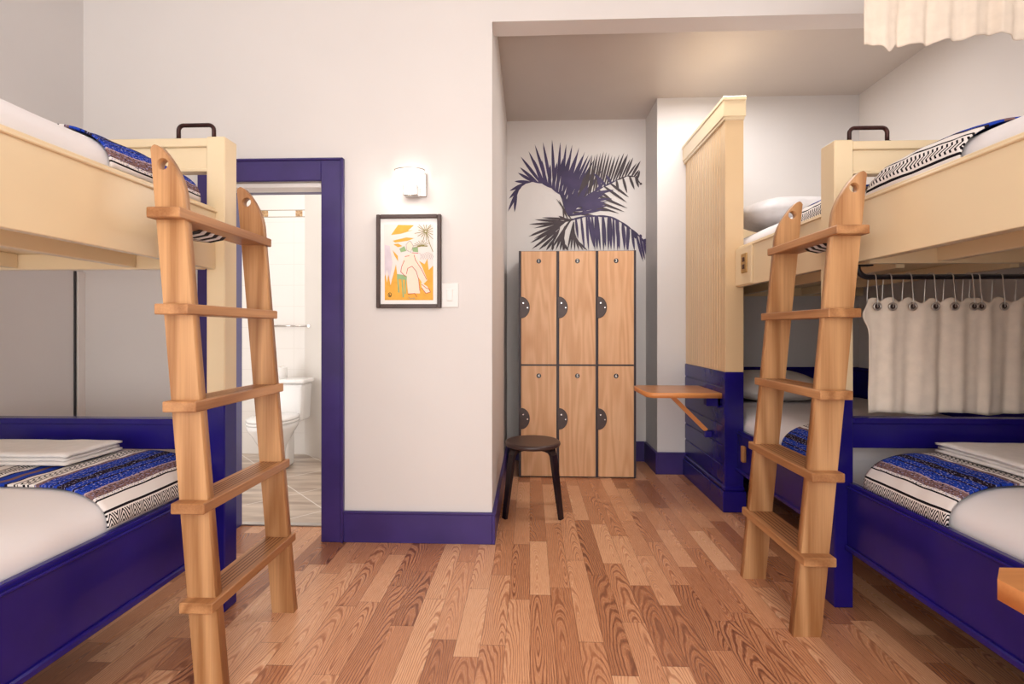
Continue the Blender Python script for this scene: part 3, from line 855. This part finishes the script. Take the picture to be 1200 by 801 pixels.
frond(r1, [(535, 165), (502, 150), (475, 130), (443, 118), (415, 115), (387, 105), (348, 94), (305, 106), (267, 117), (238, 149), (201, 174), (197, 224), (188, 250), (172, 290), (149, 335), (146, 372), (141, 432), (172, 435)], .036, M['mural'], YN - .0012, .1, 1)
frond(r1[:5], [(585, 235), (560, 215), (545, 190), (520, 165), (492, 170), (462, 165), (430, 170), (400, 180), (372, 200), (340, 210), (300, 190), (265, 190)], .04, M['mural'], YN - .0014, 0, 1)
r2 = [(430, 450), (470, 400), (530, 350), (590, 315), (650, 285), (700, 265), (735, 268), (766, 305)]
frond(r2, [(490, 300), (515, 240), (530, 200), (550, 165), (576, 156), (603, 152), (630, 166), (665, 162), (696, 170), (715, 185), (745, 205), (757, 236), (740, 262)], .022, M['mural_brown'], YN, .08, .95)
frond(r2, [(505, 250), (525, 225), (537, 165), (562, 158), (590, 150), (617, 158), (645, 170), (686, 156), (704, 160), (728, 178), (763, 194), (760, 240), (765, 300)], .028, M['mural_brown'], YN - .0016, .1, 1)
frond(r2, [(560, 455), (620, 430), (664, 441), (690, 434), (704, 417), (640, 390), (700, 390), (709, 366), (660, 340), (700, 346), (735, 330), (755, 320), (768, 306)], .030, M['mural_brown'], YN - .0018, .05, .98)
frond(r2[:5], [(600, 420), (610, 405), (610, 385), (630, 370), (600, 350), (640, 330), (590, 300), (560, 260), (540, 250), (600, 260)], .036, M['mural'], YN - .0020, 0, .9)
r3 = [(440, 470), (400, 462), (370, 480), (350, 520), (340, 560)]
frond(r3[:3], [(368, 372), (380, 376), (400, 400)], .018, M['mural_brown'], YN - .0012, 0, .5)
frond([(450, 470), (400, 480), (370, 495), (360, 540), (350, 600)], [(378, 452), (268, 470), (240, 491), (237, 550), (245, 580), (252, 608), (285, 612), (320, 614), (350, 615)], .030, M['mural_brown'], YN - .0014, .15, .9)
frond([(445, 465), (410, 480), (385, 500), (375, 540)], [(300, 460), (262, 510), (250, 540), (262, 560), (290, 575), (270, 600), (310, 600), (335, 600)], .026, M['mural_brown'], YN, .1, .9)
frond([(440, 470), (410, 500), (400, 560), (400, 612)], [(340, 614), (365, 614), (385, 615), (405, 615), (425, 615)], .032, M['mural_brown'], YN - .0016, .1, .8)
frond([(450, 480), (450, 530), (455, 612)], [(420, 615), (436, 615), (455, 615), (475, 615), (495, 615), (515, 615)], .026, M['mural_brown'], YN - .0018, 0, .6)
r4 = [(440, 470), (500, 455), (560, 452), (620, 456), (670, 480), (720, 515), (760, 550), (792, 590)]
frond(r4, [(470, 560), (500, 612), (520, 615), (550, 615), (575, 616), (590, 618), (612, 616), (640, 616), (655, 618), (688, 616), (705, 618), (735, 618), (775, 668), (783, 660), (800, 664), (792, 600)], .030, M['mural'], YN - .0012, .05, 1)
frond(r4, [(545, 600), (560, 612), (600, 600), (625, 612), (665, 612), (690, 600), (700, 615), (740, 560), (770, 545), (790, 560)], .042, M['mural'], YN - .0014, .2, .95)
frond([(430, 450), (450, 420), (500, 380), (540, 360)], [(390, 330), (430, 300), (470, 290), (520, 300), (560, 330), (590, 350), (600, 400), (560, 430), (500, 450)], .06, M['mural'], YN - .0016, 0, .7)

# ------------------------------------------------------------ wall table(s)
def wall_table(x0, x1, y0, y1, label, parent_x):
    root = thing('wall_table', label, 'table', ((x1), (y0 + y1) / 2, .45), 'fold-down wooden tables on the bed screens')
    c = .04
    L = [(x0 + c, y0), (x1, y0), (x1, y1), (x0 + c, y1), (x0, y1 - c), (x0, y0 + c)]
    bm = outline([L], .034, lambda u, v, t: (u, v, .726 + .034 * t))
    bm.normal_update()
    for f in bm.faces: f.material_index = 0 if f.normal.z > .5 else 1  # upward faces get the painted sheen tone, all others the edge tone
    fin('tabletop', bm, [M['table'], M['table_edge']], root)
    ym = (y0 + y1) / 2 - .02
    bm = B(x1 - .09, x1 + .004, y0 + .03, y0 + .09, .67, .727, .004); box(bm, x1 - .02, x1 + .004, y0 + .03, y1 - .03, .66, .7265, .003)
    tag(fin('mounting_block', bm, M['blue'], root), 'indigo block')
    bm = bmesh.new(); a = Vector((x0 + .20, ym, .728)); b = Vector((x1 - .03, ym, .475)); d = (b - a).normalized(); n = Vector((d.z, 0, -d.x)) * .014
    vs = []
    for p in (a - n, b - n, b + n, a + n):
        vs.append((bm.verts.new((p.x, ym - .012, p.z)), bm.verts.new((p.x, ym + .012, p.z))))
    bm.faces.new([v[0] for v in vs]); bm.faces.new([v[1] for v in vs])
    for i in range(4): bm.faces.new([vs[i][0], vs[(i + 1) % 4][0], vs[(i + 1) % 4][1], vs[i][1]])
    fin('brace', bm, M['table_edge'], root)
    bm = B(x1 - .05, x1 + .004, ym - .03, ym + .03, .43, .475, .008, 2); fin('brace_bracket', bm, M['blue'], root)
wall_table(.775, 1.258, 3.262, 3.72, 'small wooden wall table with a diagonal brace beside the lockers', 1.26)
wall_table(.765, 1.258, .42, .872, 'corner of a wooden wall table at the bottom right, near the camera', 1.26)

# ------------------------------------------------------------ stool
st = thing('stool', 'round dark brown stool in front of the lockers', 'stool', (.018, 3.19, 0))
bm = bmesh.new(); lathe(bm, [(.05, .425), (.165, .425), (.176, .430), (.180, .440), (.178, .450), (.170, .456), (.158, .4555), (.10, .454), (.02, .4535)], (.018, 3.19, 0), 48)
fin('seat', bm, M['stool'], st)
for ang in (38, 142, 218, 322):
    a = math.radians(ang); dx, dy = math.cos(a), math.sin(a); px, py = -dy, dx
    prof = [(.06, .416), (.115, .415), (.145, .408), (.163, .385), (.172, .34), (.222, 0)]
    bm = bmesh.new(); rings = []
    for i, (r, z) in enumerate(prof):
        p0 = Vector(prof[max(i - 1, 0)]); p1 = Vector(prof[min(i + 1, len(prof) - 1)]); t = (p1 - p0).normalized(); n = Vector((-t.y, t.x))
        wd = .026 if i < 4 else (.027 if i == 4 else .018); th = .010 if i < 5 else .009
        ring = []
        for sw, stt in ((-1, -1), (1, -1), (1, 1), (-1, 1)):
            rr = r + n.x * th * stt; zz = max(0, z + n.y * th * stt)
            if i == len(prof) - 1: zz = 0
            ring.append(bm.verts.new((.018 + dx * rr + px * wd * sw, 3.19 + dy * rr + py * wd * sw, zz)))
        rings.append(ring)
    for i in range(len(rings) - 1):
        for k in range(4): bm.faces.new([rings[i][k], rings[i][(k + 1) % 4], rings[i + 1][(k + 1) % 4], rings[i + 1][k]])
    bm.faces.new(rings[0]); bm.faces.new(rings[-1])
    fin('leg', bm, M['stool_leg'], st)

# ------------------------------------------------------------ sconce
fx0, fz0 = onwall(486, 215, YW)
sc = thing('wall_sconce', 'lit chrome wall lamp with a curved white glass above the framed print', 'wall lamp', (fx0, YW, 1.97))
x0, z1 = onwall(477, 207, YW); x1, z0 = onwall(500.5, 232, YW)
fin('back_plate', B(x0 + .01, x1, YW - .014, YW, z0 + .004, z1 + .01, .003), M['chrome'], sc)
fin('lamp_arm', B(x0 - .004, x0 + .075, YW - .075, YW - .012, z0 - .002, z0 + .055, .003), M['chrome'], sc)
bm = bmesh.new(); cx = onwall(481, 210, YW)[0] + .005; zc0, zc1 = 1.972, 2.040; n = 20
def arc(r, ofs): return [(cx + r * math.cos(PI * k / n), YW - .04 - (r * .55) * math.sin(PI * k / n) - ofs) for k in range(n + 1)]
o_, i_ = arc(.079, 0), arc(.071, 0)
lo = [[bm.verts.new((x, y, z)) for x, y in A] for A in (o_, i_) for z in (zc0, zc1)]
for k in range(n):
    bm.faces.new([lo[0][k], lo[0][k + 1], lo[1][k + 1], lo[1][k]]).smooth = True
    bm.faces.new([lo[2][k], lo[3][k], lo[3][k + 1], lo[2][k + 1]]).smooth = True
    bm.faces.new([lo[0][k], lo[2][k], lo[2][k + 1], lo[0][k + 1]]); bm.faces.new([lo[1][k], lo[1][k + 1], lo[3][k + 1], lo[3][k]])
for k in (0, n): bm.faces.new([lo[0][k], lo[1][k], lo[3][k], lo[2][k]])
fin('lamp_glass', bm, M['lamp'], sc)
bm = bmesh.new(); tube(bm, [(x, y, zc1 + .002) for x, y in arc(.081, 0)], .0035, 6); fin('lamp_rim', bm, M['silver'], sc)
pl = bpy.data.lights.new('sconce_bulb', 'POINT'); pl.energy = 1.5; pl.shadow_soft_size = .03; pl.color = (1, .93, .85)
po = bpy.data.objects.new('sconce_bulb', pl); COL.objects.link(po); po.location = (cx, YW - .10, 1.93)

# ------------------------------------------------------------ framed print
def PW(px, py): return onwall(px, py, YW)
fx0, fz1 = PW(442.5, 252.5); fx1, fz0 = PW(517.7, 360.8)
art = thing('framed_print', 'dark-framed print of a seated figure and palm in orange and white', 'picture', ((fx0 + fx1) / 2, YW, fz0))
fw = .021
bm = bmesh.new()
box(bm, fx0, fx0 + fw, YW - .028, YW, fz0, fz1, .003); box(bm, fx1 - fw, fx1, YW - .028, YW, fz0, fz1, .003)
box(bm, fx0 + fw, fx1 - fw, YW - .028, YW, fz0, fz0 + fw, .003); box(bm, fx0 + fw, fx1 - fw, YW - .028, YW, fz1 - fw, fz1, .003)
fin('frame', bm, M['gunmetal'], art)
fin('mat_board', B(fx0 + fw - .002, fx1 - fw + .002, YW - .014, YW - .002, fz0 + fw - .002, fz1 - fw + .002, 0), M['paper'], art)
am = [paint('print_paper', rgb(238, 228, 222), .7, .02, 8, 0), paint('print_orange', rgb(238, 176, 70), .7, .06, 30, 0), paint('print_green', rgb(150, 180, 130), .7, .1, 20, 0),
      paint('print_olive', rgb(140, 130, 60), .7, .1, 20, 0), paint('print_red', rgb(206, 74, 60), .7, .1, 20, 0), paint('print_lilac', rgb(222, 208, 216), .7, .05, 20, 0),
      paint('print_cream', rgb(240, 226, 206), .7, .03, 20, 0), paint('print_black', rgb(40, 34, 34), .7, .1, 20, 0), paint('print_grey', rgb(170, 150, 150), .7, .1, 20, 0)]
def ap(p): return PW(430 + p[0] / 6.16, 240 + p[1] / 6.16)     # zoomed measuring frame
art_bm = bmesh.new(); layer = [0]
def shape(pts, mi):
    layer[0] += 1; y = YW - .0145 - .00004 * layer[0]
    f = art_bm.faces.new([art_bm.verts.new((ap(p)[0], y, ap(p)[1])) for p in pts]); f.material_index = mi
def stroke(pts, w, mi):
    layer[0] += 1; y = YW - .0145 - .00004 * layer[0]
    P = [Vector(p) for p in pts]
    for a, b in zip(P, P[1:]):
        n = Vector((-(b - a).y, (b - a).x)).normalized() * w / 2; e = (b - a).normalized() * w * .3
        f = art_bm.faces.new([art_bm.verts.new((ap(q)[0], y, ap(q)[1])) for q in (a + n - e, b + n + e, b - n + e, a - n - e)]); f.material_index = mi
shape([(128, 145), (482, 145), (482, 688), (134, 688)], 0)
shape([(134, 470), (150, 560), (160, 500), (176, 580), (205, 470), (215, 430), (225, 520), (230, 688), (134, 688)], 1)
shape([(225, 510), (400, 520), (482, 440), (482, 688), (230, 688)], 1)
shape([(370, 400), (420, 430), (440, 390), (450, 470), (482, 470), (482, 560), (380, 540)], 1)
shape([(180, 220), (230, 148), (345, 150), (300, 190), (340, 185), (250, 212)], 1)
shape([(190, 262), (290, 238), (345, 244), (300, 262), (210, 275)], 1)
shape([(196, 288), (230, 282), (262, 300), (230, 308)], 1)
shape([(190, 330), (228, 370), (230, 410), (205, 370)], 1)
shape([(134, 290), (170, 300), (190, 420), (170, 540), (150, 470), (134, 520)], 5)
shape([(240, 320), (275, 300), (290, 335), (250, 345)], 2); shape([(330, 310), (372, 305), (375, 345), (335, 340)], 2)
shape([(222, 500), (300, 512), (298, 545), (222, 535)], 2)
for a, b in (((228, 530), (236, 630)), ((258, 535), (268, 665)), ((285, 540), (280, 640))): stroke([a, b], 10, 2)
shape([(288, 360), (345, 345), (400, 440), (440, 545), (410, 575), (360, 500), (300, 520), (245, 490), (262, 410)], 6)
shape([(300, 450), (345, 452), (375, 520), (388, 640), (302, 640), (292, 540)], 6)
shape([(300, 270), (320, 262), (338, 290), (330, 330), (300, 335), (288, 300)], 6)
shape([(395, 560), (440, 590), (460, 630), (430, 640), (400, 600)], 6)
stroke([(310, 265), (288, 290), (292, 330), (320, 345), (340, 300), (320, 265), (310, 265)], 3, 8)
for L in ([(275, 405), (255, 450), (250, 485), (285, 520)], [(345, 365), (355, 400), (400, 470), (435, 540)], [(290, 500), (300, 460), (330, 445), (360, 480), (378, 540), (386, 620)], [(400, 575), (430, 600), (455, 610), (462, 630), (430, 640), (400, 600)], [(300, 645), (350, 640), (365, 665)], [(280, 375), (310, 370)], [(330, 348), (375, 352)]): stroke(L, 4, 4)
for k in range(17):
    a = 2 * PI * k / 17; c = (428, 195); r = 52 + 14 * (k % 3)
    e = (min(480, c[0] + r * math.cos(a)), max(148, c[1] + r * math.sin(a))); stroke([(c[0] + 8 * math.cos(a), c[1] + 8 * math.sin(a)), e], 3.5, 3)
for k in range(9):
    a = PI + PI * .9 * k / 8 - .3; c = (405, 300); stroke([c, (c[0] + 62 * math.cos(a), c[1] + 40 * math.sin(a))], 3, 3)
stroke([(430, 200), (460, 290), (480, 340)], 4, 3); stroke([(370, 300), (440, 300)], 7, 3)
for k in range(8):
    x = 385 + k * 12; stroke([(x, 350 + 8 * math.sin(k)), (x + 14, 375), (x + 4, 395)], 2, 8)
for k in range(14):
    a = 2 * PI * k / 14; stroke([(172 + 12 * math.cos(a), 650 + 15 * math.sin(a)), (172 + 12 * math.cos(a + .5), 650 + 15 * math.sin(a + .5))], 3, 7)
stroke([(166, 640), (172, 660), (180, 652)], 4, 7)
stroke([(305, 665), (320, 680), (345, 672), (350, 683)], 3, 8)
fin('print', art_bm, am, art)

# light switch
x0, z1 = PW(518.5, 331.5); x1, z0 = PW(537.5, 360)
sw = thing('light_switch', 'white rocker light switch beside the framed print', 'light switch', ((x0 + x1) / 2, YW, z0))
fin('switch_plate', B(x0 - .004, x1, YW - .007, YW, z0, z1, .003, 2), M['plastic'], sw)
xa, xb = x0 + .026, x0 + .058
fin('rocker', B(xa, xb, YW - .012, YW - .006, z0 + .036, z1 - .034, .002), M['paper'], sw)

# ------------------------------------------------------------ bathroom fixtures
tl = thing('toilet', 'white two-piece toilet seen through the bathroom doorway', 'toilet', (-2.21, 4.3, 0))
tx = -2.165; TB = 4.44
bm = bmesh.new(); box(bm, tx - .178, tx + .178, TB - .205, TB - .01, .37, .705, .03, 3)
for v in bm.verts:
    k = (v.co.z - .37) / .335; v.co.x = tx + (v.co.x - tx) * (.90 + .1 * k)
fin('tank', bm, M['porcelain'], tl)
fin('tank_lid', B(tx - .19, tx + .19, TB - .222, TB - .005, .705, .742, .014, 3), M['porcelain'], tl)
bm = bmesh.new(); cy = 4.07
lathe(bm, [(.10, .0), (.115, .01), (.105, .04), (.09, .12), (.10, .20), (.15, .30), (.185, .36), (.19, .395), (.17, .40)], (tx, cy, 0), 32, .98, 1.35)
fin('bowl', bm, M['porcelain'], tl)
bm = bmesh.new(); box(bm, tx - .10, tx + .10, 4.10, TB - .19, .0, .37, .03, 3); fin('pedestal', bm, M['porcelain'], tl)
bm = bmesh.new(); lathe(bm, [(.19, .0), (.197, .008), (.195, .02), (.19, .024)], (tx, cy, .40), 36, .98, 1.32); fin('seat', bm, M['porcelain'], tl)
bm = bmesh.new(); lathe(bm, [(.188, .0), (.194, .008), (.19, .02), (.16, .03), (.02, .034)], (tx, cy, .425), 36, .98, 1.32); fin('lid', bm, M['porcelain'], tl)
bm = bmesh.new(); tube(bm, [(tx - .17, TB - .20, .65), (tx - .17, TB - .225, .65)], .012, 10); box(bm, tx - .175, tx - .11, TB - .232, TB - .22, .64, .66, .004); fin('flush_lever', bm, M['chrome'], tl)
tr = thing('toilet_roll', 'white toilet roll standing on the toilet tank lid', 'toilet roll', (-2.24, TB - .11, .742))
bm = bmesh.new(); lathe(bm, [(.02, 0), (.054, 0), (.056, .003), (.056, .10), (.054, .103), (.02, .103), (.02, 0)], (-2.24, TB - .11, .742), 28, cap=False); fin('paper', bm, M['paper'], tr)
bm = bmesh.new(); lathe(bm, [(.0195, .001), (.0195, .102), (.018, .102), (.018, .001), (.0195, .001)], (-2.24, TB - .11, .742), 20, cap=False); fin('cardboard_core', bm, M['plate'], tr)
tb = thing('towel_bar', 'chrome towel bar on the bathroom wall above the toilet', 'towel bar', (-2.33, YT, 1.23))
bm = bmesh.new(); tube(bm, [(-2.47, YT - .06, 1.215), (-2.065, YT - .06, 1.215)], .009, 10); fin('bar', bm, M['chrome'], tb)
for x in (-2.47, -2.065):
    bm = bmesh.new(); tube(bm, [(x, YT - .072, 1.215), (x, YT - .01, 1.215)], .014, 12); tube(bm, [(x, YT - .012, 1.215), (x, YT, 1.215)], .025, 14); fin('bracket', bm, M['chrome'], tb)
